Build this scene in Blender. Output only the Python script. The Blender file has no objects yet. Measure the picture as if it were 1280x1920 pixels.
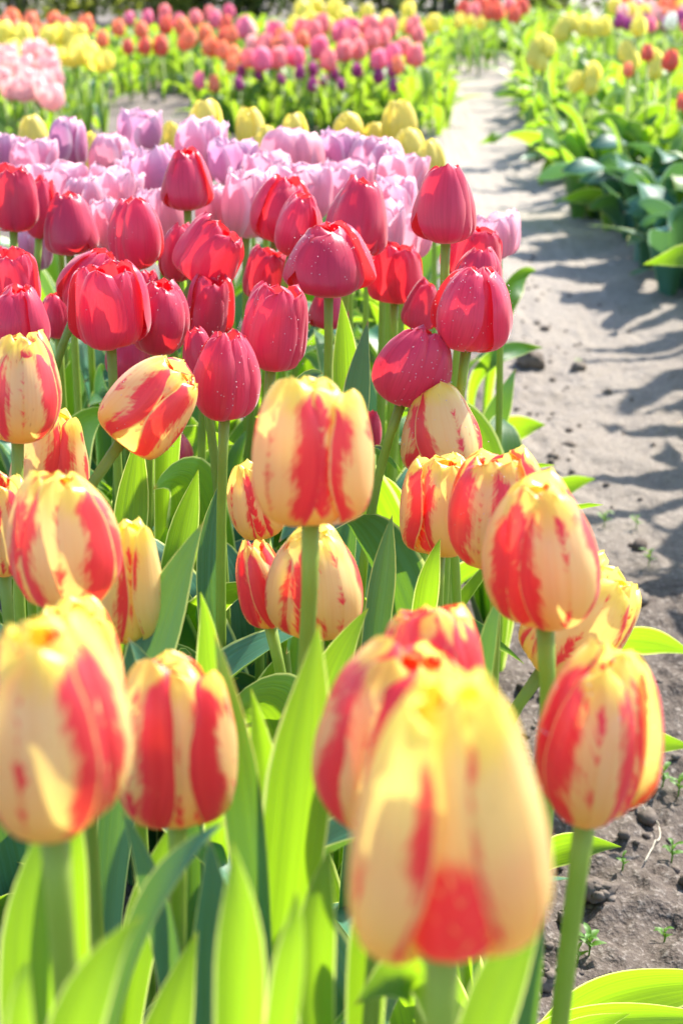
import bpy, math, random
from mathutils import Vector, Matrix, noise, Quaternion

rnd = random.Random(7)
R = math.radians
SC = bpy.context.scene
COL = SC.collection

# ------------------------------------------------------------------ camera
PITCH, CAMZ, FPX = R(20), 0.80, 3045.0
cam_d = bpy.data.cameras.new('camera')
cam = bpy.data.objects.new('camera', cam_d); COL.objects.link(cam)
cam.location = (0, 0, CAMZ); cam.rotation_euler = (R(90) - PITCH, 0, 0)
cam_d.sensor_fit = 'VERTICAL'; cam_d.sensor_height = 36.0; cam_d.sensor_width = 24.0
cam_d.lens = FPX / 1920 * 36.0
cam_d.clip_start = 0.02; cam_d.clip_end = 400
cam_d.dof.use_dof = True; cam_d.dof.focus_distance = 1.12; cam_d.dof.aperture_fstop = 10
cam_d.dof.aperture_blades = 9
SC.camera = cam

# ------------------------------------------------------------------ light
SUN_EL, SUN_AZ = R(46), R(42)        # azimuth from +Y (view direction) towards +X
world = bpy.data.worlds.new('World'); SC.world = world; world.use_nodes = True
wn = world.node_tree.nodes; wl = world.node_tree.links
sky = wn.new('ShaderNodeTexSky'); sky.sky_type = 'NISHITA'; sky.sun_disc = False
sky.sun_elevation = SUN_EL; sky.sun_rotation = SUN_AZ
wl.new(sky.outputs[0], wn['Background'].inputs[0]); wn['Background'].inputs[1].default_value = 0.15
sun_d = bpy.data.lights.new('sun', 'SUN'); sun_d.energy = 4.6; sun_d.angle = R(1.0); sun_d.color = (1, .93, .82)
sun = bpy.data.objects.new('sun', sun_d); COL.objects.link(sun)
sdir = Vector((math.sin(SUN_AZ) * math.cos(SUN_EL), math.cos(SUN_AZ) * math.cos(SUN_EL), math.sin(SUN_EL)))
sun.rotation_euler = (-sdir).to_track_quat('-Z', 'Y').to_euler(); sun.location = (3, 3, 5)
SC.view_settings.view_transform = 'Standard'; SC.view_settings.look = 'None'
SC.view_settings.exposure = 1.5; SC.view_settings.gamma = 1
SC.cycles.max_bounces = 8; SC.cycles.diffuse_bounces = 4; SC.cycles.transmission_bounces = 6
SC.cycles.caustics_reflective = False; SC.cycles.caustics_refractive = False
SC.cycles.sample_clamp_indirect = 6

# ------------------------------------------------------------------ helpers
FW = Vector((0, math.cos(PITCH), -math.sin(PITCH))); UP = Vector((0, math.sin(PITCH), math.cos(PITCH)))
CAM = Vector((0, 0, CAMZ))
def at(x, y, Z):
    return CAM + (FW + Vector((1, 0, 0)) * ((x - 640) / FPX) + UP * ((960 - y) / FPX)) * Z
def on_ground(x, y, h=0.0):
    d = FW + Vector((1, 0, 0)) * ((x - 640) / FPX) + UP * ((960 - y) / FPX)
    return CAM + d * ((h - CAMZ) / d.z)

def mesh_from(name, verts, faces, uvs=None, mat=None, smooth=True):
    me = bpy.data.meshes.new(name); me.from_pydata([tuple(v) for v in verts], [], faces); me.update()
    if uvs:
        ul = me.uv_layers.new(name='UVMap')
        vi = [0] * len(me.loops); me.loops.foreach_get('vertex_index', vi)
        flat = []
        for i in vi: flat.extend(uvs[i])
        ul.data.foreach_set('uv', flat)
    if smooth: me.polygons.foreach_set('use_smooth', [True] * len(me.polygons))
    if mat: me.materials.append(mat)
    return me
def link(name, data, parent=None):
    o = bpy.data.objects.new(name, data); COL.objects.link(o)
    if parent: o.parent = parent
    return o
def tag(o, label, cat=None, group=None, kind=None):
    if label: o['label'] = label
    if cat: o['category'] = cat
    if group: o['group'] = group
    if kind: o['kind'] = kind
    return o
def thing(name, label, cat, loc, group=None):
    return tag(Ob(name, loc), label, cat, group)
def Ob(name, loc):
    o = bpy.data.objects.new(name, None); o.empty_display_size = .02; COL.objects.link(o); o.location = loc; return o
def grid_faces(nu, nv, off=0):
    return [(off + j * nu + i, off + j * nu + i + 1, off + (j + 1) * nu + i + 1, off + (j + 1) * nu + i)
            for j in range(nv - 1) for i in range(nu - 1)]
def interp(tab, x):
    if x <= tab[0][0]: return tab[0][1]
    for k in range(len(tab) - 1):
        (x0, y0), (x1, y1) = tab[k], tab[k + 1]
        if x <= x1:
            # Catmull-Rom style tangents
            ym = tab[k - 1] if k else (2 * x0 - x1, 2 * y0 - y1)
            yp = tab[k + 2] if k + 2 < len(tab) else (2 * x1 - x0, 2 * y1 - y0)
            h = x1 - x0; t = (x - x0) / h
            m0 = (y1 - ym[1]) / (x1 - ym[0]) * h; m1 = (yp[1] - y0) / (yp[0] - x0) * h
            return (2*t**3-3*t*t+1)*y0 + (t**3-2*t*t+t)*m0 + (-2*t**3+3*t*t)*y1 + (t**3-t*t)*m1
    return tab[-1][1]

# ------------------------------------------------------------------ node material helper
class NT:
    def __init__(s, name):
        s.m = bpy.data.materials.new(name); s.m.use_nodes = True
        s.t = s.m.node_tree; s.n = s.t.nodes; s.n.clear()
        s.out = s.n.new('ShaderNodeOutputMaterial')
    def node(s, typ, **kw):
        n = s.n.new(typ)
        for k, v in kw.items(): setattr(n, k, v)
        return n
    def put(s, sock, v):
        if v is None: return
        if isinstance(v, bpy.types.NodeSocket): s.t.links.new(v, sock)
        elif isinstance(v, (tuple, list)) and len(v) == 3 and sock.type == 'RGBA': sock.default_value = (*v, 1)
        else: sock.default_value = v
    def math(s, op, a, b=None, c=None):
        n = s.node('ShaderNodeMath', operation=op)
        for i, v in enumerate((a, b, c)):
            if v is not None: s.put(n.inputs[i], v)
        return n.outputs[0]
    def smooth(s, x, lo, hi, a=0., b=1.):
        n = s.node('ShaderNodeMapRange', interpolation_type='SMOOTHSTEP')
        for i, v in enumerate((x, lo, hi, a, b)): s.put(n.inputs[i], v)
        return n.outputs[0]
    def mix(s, f, a, b, blend='MIX'):
        n = s.node('ShaderNodeMix', data_type='RGBA', blend_type=blend)
        s.put(n.inputs[0], f); s.put(n.inputs[6], a); s.put(n.inputs[7], b); return n.outputs[2]
    def xyz(s, x, y, z):
        n = s.node('ShaderNodeCombineXYZ')
        for i, v in enumerate((x, y, z)): s.put(n.inputs[i], v)
        return n.outputs[0]
    def noise(s, vec, scale, detail=2., rough=.5):
        n = s.node('ShaderNodeTexNoise'); s.put(n.inputs['Vector'], vec)
        n.inputs['Scale'].default_value = scale; n.inputs['Detail'].default_value = detail
        n.inputs['Roughness'].default_value = rough; return n.outputs[0]
    def vor(s, vec, scale, feature='F1'):
        n = s.node('ShaderNodeTexVoronoi', feature=feature); s.put(n.inputs['Vector'], vec)
        n.inputs['Scale'].default_value = scale; return n
    def bump(s, h, strength, dist):
        n = s.node('ShaderNodeBump'); s.put(n.inputs['Height'], h)
        n.inputs['Strength'].default_value = strength; n.inputs['Distance'].default_value = dist; return n.outputs[0]
    def surf(s, col, tcol, tfac, rough=.45, spec=.4, normal=None, sheen=0., coat=0.):
        p = s.node('ShaderNodeBsdfPrincipled')
        s.put(p.inputs['Base Color'], col); s.put(p.inputs['Roughness'], rough); s.put(p.inputs['Specular IOR Level'], spec)
        p.inputs['Sheen Weight'].default_value = sheen; p.inputs['Sheen Roughness'].default_value = .4
        p.inputs['Coat Weight'].default_value = coat; p.inputs['Coat Roughness'].default_value = .38 if coat < 1 else .03
        if normal is not None: s.put(p.inputs['Normal'], normal)
        sh = p.outputs[0]
        if tcol is not None:
            t = s.node('ShaderNodeBsdfTranslucent'); s.put(t.inputs[0], tcol)
            if normal is not None: s.put(t.inputs['Normal'], normal)
            mx = s.node('ShaderNodeMixShader'); s.put(mx.inputs[0], tfac)
            s.t.links.new(sh, mx.inputs[1]); s.t.links.new(t.outputs[0], mx.inputs[2]); sh = mx.outputs[0]
        s.t.links.new(sh, s.out.inputs[0]); return s.m
    def uvs(s):
        u = s.node('ShaderNodeUVMap', uv_map='UVMap'); sp = s.node('ShaderNodeSeparateXYZ')
        s.t.links.new(u.outputs[0], sp.inputs[0]); return sp.outputs[0], sp.outputs[1]

def petal_bump(s, u, v, seed):
    st = s.noise(s.xyz(s.math('MULTIPLY', u, 26.), s.math('MULTIPLY', v, 1.6), seed), 1., 2.)
    big = s.noise(s.xyz(s.math('MULTIPLY', u, 3.), s.math('MULTIPLY', v, 3.), seed), 1., 1.)
    return st, s.bump(s.math('ADD', st, s.math('MULTIPLY', big, 2.)), .22, .001)

def flame_material():
    s = NT('yellow_red_petal'); u, v = s.uvs()
    oi = s.node('ShaderNodeObjectInfo'); sc = s.node('ShaderNodeSeparateColor'); s.t.links.new(oi.outputs['Color'], sc.inputs[0])
    thr, cen, seed0 = sc.outputs[0], sc.outputs[1], sc.outputs[2]
    seed = s.math('MULTIPLY', seed0, 40.)
    us = s.math('MULTIPLY_ADD', u, 2., -1.); ua = s.math('ABSOLUTE', us)
    feath = s.noise(s.xyz(s.math('MULTIPLY', us, 3.4), s.math('MULTIPLY_ADD', ua, -5., s.math('MULTIPLY', v, 15.)), seed), 1.3, 4., .65)
    st, nm = petal_bump(s, u, v, seed)
    slow = s.noise(s.xyz(s.math('MULTIPLY', us, 1.2), s.math('MULTIPLY', v, 3.2), s.math('ADD', seed, 9.)), 1., 1.)
    n = s.math('ADD', s.math('MULTIPLY', s.math('SUBTRACT', feath, .5), .50), s.math('MULTIPLY', s.math('SUBTRACT', slow, .5), .75))
    # margins: red flame thins out at the base and near the tip
    basefade = s.smooth(v, .02, .24, .55, 0.)
    tipfade = s.smooth(v, .80, .97, 0., .38)
    x = s.math('SUBTRACT', s.math('SUBTRACT', s.math('ADD', ua, n), basefade), tipfade)
    m1 = s.smooth(s.math('ADD', s.math('SUBTRACT', x, thr), s.math('MULTIPLY', s.math('SUBTRACT', st, .44), .35)), -.19, .05)
    edge = s.math('MULTIPLY', s.smooth(ua, .93, 1., 0., .75), s.smooth(feath, .4, .6))
    m1 = s.math('MULTIPLY', m1, s.math('SUBTRACT', 1., edge)); m1 = s.math('MULTIPLY', m1, s.smooth(ua, .945, .985, 1., .25))
    y = s.math('SUBTRACT', s.math('ADD', s.math('SUBTRACT', cen, ua), s.math('MULTIPLY', n, 1.)), s.math('ADD', basefade, s.math('MULTIPLY', tipfade, .6)))
    m2 = s.smooth(y, -.06, .08)
    m2 = s.math('MULTIPLY', m2, s.smooth(s.math('SUBTRACT', s.math('ADD', v, s.math('MULTIPLY', n, .25)), oi.outputs['Alpha']), -.06, .06, 1., 0.))
    m2 = s.math('MULTIPLY', m2, s.smooth(s.math('ADD', v, s.math('MULTIPLY', n, .22)), .06, .17))
    m2 = s.math('MULTIPLY', m2, s.smooth(feath, .30, .42, .25, 1.))
    red = s.math('MAXIMUM', m1, m2)
    cream = s.mix(s.smooth(v, .0, .55), (.82, .64, .04), (.88, .745, .31))
    cream = s.mix(s.smooth(s.math('ADD', v, s.math('MULTIPLY', n, .3)), .72, .92), cream, (.92, .80, .10))
    cream = s.mix(s.math('MULTIPLY', s.smooth(slow, .45, .75), .25), cream, (.86, .54, .20))
    cream = s.mix(s.smooth(v, .0, .06, .8, 0.), cream, (.38, .42, .03))
    cream = s.mix(s.math('MULTIPLY', s.smooth(st, .42, .62), .22), cream, (.84, .56, .16))
    cream = s.mix(s.math('MULTIPLY', s.smooth(ua, .0, .07, .5, 0.), s.smooth(v, .2, .9, 1., 0.)), cream, (.80, .58, .10))
    # small brown freckles
    vn = s.vor(s.xyz(s.math('MULTIPLY', u, 15.), s.math('MULTIPLY', v, 8.), seed), 1.)
    fr = s.math('MULTIPLY', s.smooth(vn.outputs['Distance'], .10, .17, 1., 0.), s.smooth(s.noise(s.xyz(u, s.math('MULTIPLY', v, 2.), seed), 2.3, 1.), .52, .62))
    cream = s.mix(s.math('MULTIPLY', fr, .6), cream, (.34, .14, .03))
    redc = s.mix(s.smooth(st, .3, .7), (.72, .032, .060), (.84, .055, .075))
    redc = s.mix(s.smooth(feath, .60, .74, 0., .45), redc, (.88, .26, .05))
    col = s.mix(red, cream, redc)
    tc = s.mix(red, s.mix(s.smooth(v, .3, .9), (.98, .80, .20), (.96, .82, .18)), (.98, .08, .04))
    return s.surf(col, tc, .44, .40, .5, nm, .15, .7)

def plain_petal(name, c1, c2, base, t1, t2, tf=.42, edgec=None, base_top=.16, tipc=None, sheen=.3, rough=.42):
    s = NT(name); u, v = s.uvs()
    oi = s.node('ShaderNodeObjectInfo'); sc = s.node('ShaderNodeSeparateColor'); s.t.links.new(oi.outputs['Color'], sc.inputs[0])
    seed = s.math('MULTIPLY', sc.outputs[2], 40.)
    st, nm = petal_bump(s, u, v, seed)
    ua = s.math('ABSOLUTE', s.math('MULTIPLY_ADD', u, 2., -1.))
    slow = s.noise(s.xyz(s.math('MULTIPLY', u, 2.5), s.math('MULTIPLY', v, 2.), seed), 1., 2.)
    col = s.mix(s.smooth(s.math('ADD', s.math('MULTIPLY', st, .5), s.math('MULTIPLY', sc.outputs[0], .6)), .25, .75), c1, c2)
    tc = s.mix(s.smooth(s.math('ADD', s.math('MULTIPLY', slow, .5), s.math('MULTIPLY', sc.outputs[0], .6)), .25, .75), t1, t2)
    if edgec:
        e = s.math('MULTIPLY', s.smooth(s.math('ADD', ua, s.math('MULTIPLY', st, .4)), .8, 1.15), .8)
        e = s.math('MAXIMUM', e, s.smooth(s.math('ADD', v, s.math('MULTIPLY', slow, .3)), .85, 1.2, 0., .7))
        col = s.mix(e, col, edgec); tc = s.mix(e, tc, edgec)
    col = s.mix(s.math('MULTIPLY', s.smooth(st, .48, .62), .35), col, tuple(x * .62 for x in c1))
    # base blotch on the petal foot
    bl = s.math('MULTIPLY', s.smooth(s.math('ADD', v, s.math('MULTIPLY', ua, .14)), base_top * .35, base_top, 1., 0.), .85)
    col = s.mix(bl, col, base); tc = s.mix(bl, tc, base)
    # tiny pale blemishes
    vn = s.vor(s.xyz(s.math('MULTIPLY', u, 22.), s.math('MULTIPLY', v, 26.), seed), 1.)
    sp = s.math('MULTIPLY', s.smooth(vn.outputs['Distance'], .06, .16, 1., 0.), s.smooth(slow, .5, .62))
    col = s.mix(s.math('MULTIPLY', sp, .35), col, tuple(min(1, c + .25) for c in c2))
    return s.surf(col, tc, tf, rough, .5, nm, sheen)

M = {}
M['flame'] = flame_material()
M['red'] = plain_petal('crimson_petal', (.56, .036, .10), (.72, .055, .14), (.16, .14, .02), (.85, .03, .03), (.95, .05, .055), .40, None, .13, sheen=.4, rough=.36)
M['lilac'] = plain_petal('lilac_pink_petal', (.54, .20, .36), (.82, .34, .41), (.62, .62, .40), (.72, .32, .54), (.90, .42, .52), .42, (.90, .68, .76), .2, sheen=.2)
M['lemon'] = plain_petal('lemon_yellow_petal', (.84, .70, .12), (.88, .76, .20), (.45, .46, .08), (.95, .80, .10), (.98, .85, .16), .42, None, .15, sheen=.1)
def simple_petal(name, c, t=None, tf=.45): 
    s = NT(name); oi = s.node('ShaderNodeObjectInfo')
    col = s.mix(s.math('MULTIPLY', oi.outputs['Random'], .5), c, tuple(min(1, x * 1.25 + .05) for x in c))
    M[name] = s.surf(col, t or c, tf, .45, .4)
simple_petal('coral_bloom', (.84, .28, .30), (.98, .38, .36))
simple_petal('salmon_bloom', (.86, .30, .16), (1., .36, .14))
simple_petal('scarlet_bloom', (.72, .16, .11), (.95, .24, .12))
simple_petal('purple_bloom', (.38, .05, .22), (.66, .12, .42))
simple_petal('yellow_bloom', (.88, .78, .16), (1., .90, .22))
simple_petal('rose_bloom', (.80, .20, .34), (.98, .30, .42))
simple_petal('blush_bloom', (.88, .50, .50), (1., .64, .58))
simple_petal('white_bloom', (.85, .83, .76), (.95, .93, .8))

def leaf_material(name, c1, c2, glow, tf, rim=(.55, .62, .18), rough=.42, spec=.5):
    s = NT(name); u, v = s.uvs(); oi = s.node('ShaderNodeObjectInfo')
    ua = s.math('ABSOLUTE', s.math('MULTIPLY_ADD', u, 2., -1.))
    ge = s.node('ShaderNodeNewGeometry')
    seed = s.math('MULTIPLY', oi.outputs['Random'], 50.)
    vein = s.noise(s.xyz(s.math('MULTIPLY', u, 34.), s.math('MULTIPLY', v, .9), seed), 1., 2.)
    blot = s.noise(s.xyz(s.math('MULTIPLY', u, 2.), s.math('MULTIPLY', v, 6.), seed), 1., 3.)
    f = s.math('ADD', s.math('MULTIPLY', blot, .7), s.math('MULTIPLY', s.math('SUBTRACT', oi.outputs['Random'], .5), .7))
    col = s.mix(s.smooth(f, .15, .65), c1, c2)
    col = s.mix(s.math('MULTIPLY', s.smooth(vein, .42, .6), .7), col, tuple(x * 1.5 for x in c2))
    g2 = s.mix(s.math('MULTIPLY', s.smooth(vein, .4, .62), .8), glow, tuple(x * .72 for x in glow))
    g2 = s.mix(s.smooth(ua, .0, .12, .3, 0.), g2, tuple(min(1, x * 1.15) for x in glow))
    rimf = s.smooth(ua, .90, .97)
    col = s.mix(rimf, col, rim); g2 = s.mix(rimf, g2, tuple(min(1, x * 1.5) for x in rim))
    tipf = s.smooth(v, .975, 1., 0., .9)
    col = s.mix(tipf, col, (.42, .16, .06)); 
    nm = s.bump(s.math('ADD', vein, s.math('MULTIPLY', blot, 1.5)), .3, .0012)
    return s.surf(col, g2, tf, rough, spec, nm)
M['leaf'] = leaf_material('tulip_leaf', (.018, .085, .040), (.038, .125, .045), (.33, .58, .012), .56, spec=.3, rough=.45)
M['blue_leaf'] = leaf_material('glaucous_leaf', (.028, .115, .075), (.050, .150, .090), (.24, .48, .02), .24, rough=.42, spec=.35)
M['far_leaf'] = leaf_material('bed_leaf', (.05, .14, .03), (.09, .19, .04), (.38, .60, .02), .5)

s = NT('tulip_stem'); tc = s.node('ShaderNodeTexCoord')
n1 = s.noise(tc.outputs['Object'], 60., 2.)
col = s.mix(n1, (.19, .29, .045), (.28, .38, .08))
M['stem'] = s.surf(col, (.5, .66, .06), .3, .45, .4, s.bump(s.noise(tc.outputs['Object'], 300., 2.), .3, .0005))
s = NT('dew'); M['dew'] = s.surf((.7, .6, .62), (1, .9, .9), .4, .05, .8, coat=1.)

# ------------------------------------------------------------------ petals
PROFILES = {  # (v, radius, height): a petal's middle line
 'egg':   ([(0,.07),(.07,.25),(.16,.39),(.30,.475),(.45,.50),(.60,.475),(.75,.405),(.88,.30),(1,.17)],
           [(0,0),(.07,.025),(.16,.09),(.30,.22),(.45,.39),(.60,.56),(.75,.74),(.88,.885),(1,1.0)]),
 'block': ([(0,.07),(.07,.27),(.16,.42),(.30,.49),(.45,.50),(.60,.485),(.75,.435),(.88,.35),(1,.24)],
           [(0,0),(.07,.025),(.16,.085),(.30,.22),(.45,.39),(.60,.57),(.75,.755),(.88,.90),(1,1.0)]),
 'cup':   ([(0,.07),(.07,.24),(.16,.37),(.30,.46),(.45,.495),(.60,.50),(.75,.485),(.88,.45),(1,.40)],
           [(0,0),(.07,.03),(.16,.10),(.30,.24),(.45,.41),(.60,.58),(.75,.745),(.88,.885),(1,1.0)]),
 'taper': ([(0,.08),(.07,.29),(.16,.44),(.28,.50),(.42,.48),(.58,.43),(.75,.35),(.88,.265),(1,.15)],
           [(0,0),(.07,.025),(.16,.09),(.28,.21),(.42,.37),(.58,.56),(.75,.75),(.88,.89),(1,1.0)])}
OUT_W = [(0,.08),(.08,.16),(.18,.30),(.32,.455),(.48,.54),(.62,.52),(.75,.45),(.86,.34),(.94,.27),(.98,.17),(1,.05)]
def petal_mesh(name, prof, mat, seed, inner=False, nu=15, nv=24, wmul=1., ragged=.0, flare=0.):
    rp, zp = PROFILES[prof]; rr = random.Random(seed)
    ph = rr.uniform(0, 100); lean = rr.uniform(-.04, .04); keel = rr.uniform(.008, .02)
    wm = wmul * rr.uniform(.94, 1.06) * (1.02 if inner else 1.); hm = rr.uniform(.95, 1.0) * (1.01 if inner else 1.)
    tuck = rr.uniform(.04, .08) if inner else rr.uniform(.07, .17); lift = rr.choice((-1, 1)) * rr.uniform(.035, .085) * (1 if not inner else .4); tipw = rr.uniform(-.10, .26) * (.5 if inner else 1); rr_drop = rr.uniform(-.1, .55)
    V, U = [], []
    for j in range(nv):
        v = j / (nv - 1); v = v ** .93
        r0 = interp(rp, v) * (.80 if inner else 1.); z0 = interp(zp, v) * hm
        w = max(.008, interp(OUT_W, v)) * wm
        r0 += flare * max(0, v - .55) ** 1.5 + tipw * max(0, v - .7) ** 1.3
        for i in range(nu):
            u = -1 + 2 * i / (nu - 1)
            ang = min(w / max(r0, .22), 1.45) * u
            r = r0 * (1 - tuck * abs(u) ** 2.2) + lift * u * min(1, v * 3)
            r += keel * math.exp(-(u / .10) ** 2) * (1 - v) * min(1, v * 6) - .018 * math.exp(-(abs(u) - .18) ** 2 / .01) * v * min(1, v * 6)
            nz = noise.noise(Vector((u * 1.7 + ph, v * 2.2, ph)))
            nz2 = noise.noise(Vector((u * 4.5 + ph, v * 4., ph + 7)))
            r += .035 * nz * v + (.014 + ragged * .06) * nz2 * v ** 2
            z = z0 - rr_drop * max(0, v - .5) * .3 + (.012 + ragged * .06) * noise.noise(Vector((u * 3.5 + ph, 3., ph))) * v ** 3 - .035 * u * u * v
            ang += lean * v
            V.append((r * math.sin(ang), -r * math.cos(ang), z)); U.append(((u + 1) / 2, v))
    return mesh_from(name, V, grid_faces(nu, nv), U, mat)

POOL = {}
def pool(kind, prof, mat, n, **kw):
    for inner in (False, True):
        POOL[kind, inner] = [petal_mesh('petal', prof, M[mat], hash((len(kind), k, inner)) % 999 + ord(kind[0]) * 7, inner, **kw) for k in range(n)]
pool('flame', 'egg', 'flame', 5, wmul=.93)
pool('flameb', 'block', 'flame', 5, ragged=.15)
pool('flameo', 'taper', 'flame', 4, wmul=.66)
pool('flamew', 'block', 'flame', 4, wmul=.92)
pool('ftaper', 'taper', 'flame', 4)
pool('red', 'egg', 'red', 5, wmul=.93)
pool('redb', 'taper', 'red', 4, wmul=.93)
pool('redc', 'block', 'red', 6, ragged=.6, wmul=.80, flare=.25)
pool('redd', 'egg', 'red', 6, ragged=.3, wmul=.80)
pool('lilac', 'cup', 'lilac', 6, ragged=.75, nu=13, nv=18, flare=.12, wmul=.85)
pool('lilacb', 'block', 'lilac', 5, ragged=.6, nu=13, nv=18, wmul=.92)
pool('lemon', 'egg', 'lemon', 4, nu=11, nv=16)

# ------------------------------------------------------------------ stems, leaves
def tube(path, rads, n=9):
    V, F = [], []
    for k, p in enumerate(path):
        d = (path[min(k + 1, len(path) - 1)] - path[max(k - 1, 0)]).normalized()
        a = d.cross(Vector((0, 1, .01))).normalized(); b = d.cross(a)
        for i in range(n):
            t = 2 * math.pi * i / n; V.append(p + (a * math.cos(t) + b * math.sin(t)) * rads[k])
    for k in range(len(path) - 1):
        for i in range(n):
            F.append((k*n+i, k*n+(i+1)%n, (k+1)*n+(i+1)%n, (k+1)*n+i))
    F.append(tuple(range(n))[::-1]); F.append(tuple(range((len(path)-1)*n, len(path)*n)))
    return V, F
def bez(p0, p1, p2, p3, t):
    s = 1 - t; return p0*s**3 + p1*3*s*s*t + p2*3*s*t*t + p3*t**3
LEAF_W = [(0,.42),(.08,.55),(.2,.78),(.36,.97),(.48,1.),(.62,.90),(.76,.68),(.88,.40),(.96,.15),(1,.012)]
def leaf_geo(spine, hint, width, fold=.35, twist=0., wav=.10, nu=9, seed=0, n=24, wtab=LEAF_W):
    """spine(t)->Vector; hint: direction the leaf's inner face looks to; returns verts, faces, uvs"""
    V, U = [], []; rr = random.Random(seed); ph = rr.uniform(0, 6); k1 = rr.uniform(5, 9)
    for j in range(n):
        t = j / (n - 1); p = spine(t); d = (spine(min(1, t + .02)) - spine(max(0, t - .02))).normalized()
        side = d.cross(hint)
        side = side.normalized() if side.length > 1e-4 else Vector((1, 0, 0))
        side = Quaternion(d, twist * t) @ side
        nrm = side.cross(d).normalized()
        w = interp(wtab, t) * width * .5; fo = fold * (1.3 - t)
        for i in range(nu):
            u = -1 + 2 * i / (nu - 1); au = abs(u)
            off = w * au ** 1.5 * math.sin(fo) + wav * w * math.sin(k1 * t + ph + (1.7 if u > 0 else 0)) * au ** 2
            V.append(p + side * (u * w * math.cos(fo * .8)) + nrm * off); U.append(((u + 1) / 2, t))
    return V, grid_faces(nu, n), U
def wild_leaf(rr, L, W, rise, reach):
    """leaf growing from the origin towards +X, arching"""
    p0 = Vector((.004, 0, 0)); p1 = Vector((reach * .10, rr.uniform(-.01, .01), rise * .5))
    p2 = Vector((reach * .45, rr.uniform(-.03, .03), rise * 1.05)); p3 = Vector((reach, rr.uniform(-.05, .05), rise * rr.uniform(.72, 1.02)))
    return leaf_geo(lambda t: bez(p0, p1, p2, p3, t), Vector((-1, 0, .25)), W, rr.uniform(.35, .7), rr.uniform(-.7, .7), rr.uniform(.06, .2), seed=rr.random())
LEAVES = []
for k in range(16):
    v, f, u = wild_leaf(rnd, .3, rnd.uniform(.034, .056), rnd.uniform(.22, .36), rnd.uniform(.05, .20))
    LEAVES.append(mesh_from('leaf', v, f, u, M['leaf'] if k % 3 else M['blue_leaf']))
M['shaded_teal_leaf'] = leaf_material('shaded_teal_leaf', (.022, .085, .070), (.040, .125, .095), (.16, .38, .08), .22, rough=.5, spec=.3, rim=(.2, .34, .2))  # thick glaucous blades, with the clumps' shade also darkened into their colour
BROAD = {}
for mt in ('leaf', 'shaded_teal_leaf'):
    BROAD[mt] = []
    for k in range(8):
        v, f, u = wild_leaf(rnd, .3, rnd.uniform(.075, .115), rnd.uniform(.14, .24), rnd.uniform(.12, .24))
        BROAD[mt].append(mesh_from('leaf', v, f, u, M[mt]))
FLOP = []
for k in range(8):
    v, f, u = wild_leaf(rnd, .3, rnd.uniform(.05, .085), rnd.uniform(.08, .18), rnd.uniform(.16, .28))
    FLOP.append(mesh_from('leaf', v, f, u, M['blue_leaf'] if k % 2 else M['leaf']))

def add_stem(root, top, lean_dir, rad, mat='stem'):
    """root at ground; top = where the bloom sits (world); lean_dir = bloom axis"""
    p3 = top - root.location; p0 = Vector((0, 0, -.01))
    p1 = Vector((p3.x * .15, p3.y * .15, p3.z * .4)); p2 = p3 - lean_dir * (p3.length * .28)
    path = [bez(p0, p1, p2, p3, k / 13) for k in range(14)]
    rads = [rad * (1.12 - .2 * k / 13) for k in range(13)] + [rad * 1.08]
    v, f = tube(path, rads)
    return link('stem', mesh_from('stem', v, f, None, M[mat]), root)

def bloom_axis(tilt, toward=0.):
    """tilt: degrees leaning to the right in the photo; toward: degrees leaning towards the camera"""
    q = Quaternion((0, 1, 0), R(tilt)) @ Quaternion((1, 0, 0), R(toward))
    return q

def add_petals(root, base, q, w, h, kind, yaw, thr=.6, cen=-.4, rr=rnd, spread=0., tint=None, cin=0):
    for inner in (True, False):
        meshes = POOL[kind, inner]; k0 = rr.randrange(len(meshes))
        for k in range(3):
            ang = yaw + 120 * k + (60 if inner else 0) + rr.uniform(-5, 5)
            o = link('petal', meshes[(k0 + k) % len(meshes)], root)
            m = (Matrix.Translation(base - root.location) @ q.to_matrix().to_4x4() @ Matrix.Diagonal((w, w, h, 1))
                 @ Matrix.Rotation(R(ang), 4, 'Z') @ Matrix.Rotation(R(rr.uniform(-2, 3) + spread), 4, 'X'))
            o.matrix_local = m
            tv = rr.random() if tint is None else min(1, max(0, tint + rr.uniform(-.12, .12)))
            if kind[0] == 'f':
                c = cen if (cen > 0 and (inner or not cin)) else (rr.uniform(.0, .35) if inner and rr.random() < .6 and not cin else 0.0)
                o.color = (min(1, max(0, thr + rr.uniform(-.12, .12))), c, rr.random(), cin or 2.)
            else: o.color = (tv, 0, rr.random(), 1)

def add_dew(root, base, q, w, h, n, rr):
    V, F = [], []
    for k in range(n):
        a = rr.uniform(-1.5, 1.5); v = rr.betavariate(2.6, 1.5)
        rp, zp = PROFILES['egg']; rad = interp(rp, v) * 1.0
        if rr.random() < .35: continue
        p = Vector((rad * math.sin(a), -rad * math.cos(a), interp(zp, v)))
        s = rr.uniform(.00018, .00042)
        c = Matrix.Diagonal((w, w, h)) @ p; b = len(V)
        for i in range(5):
            for e in (-.5, .5): V.append(c + Vector((math.cos(i * 1.2566) * s, math.sin(i * 1.2566) * s, e * s)))
        V.append(c + Vector((0, 0, s * 1.1))); V.append(c - Vector((0, 0, s * 1.1)))
        for i in range(5):
            j = (i + 1) % 5
            F += [(b+2*i, b+2*j, b+2*j+1, b+2*i+1), (b+2*i+1, b+2*j+1, b+10), (b+2*j, b+2*i, b+11)]
    o = link('dew', mesh_from('dew', V, F, None, M['dew']), root)
    o.matrix_local = Matrix.Translation(base - root.location) @ q.to_matrix().to_4x4(); o['kind'] = 'stuff'

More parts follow.
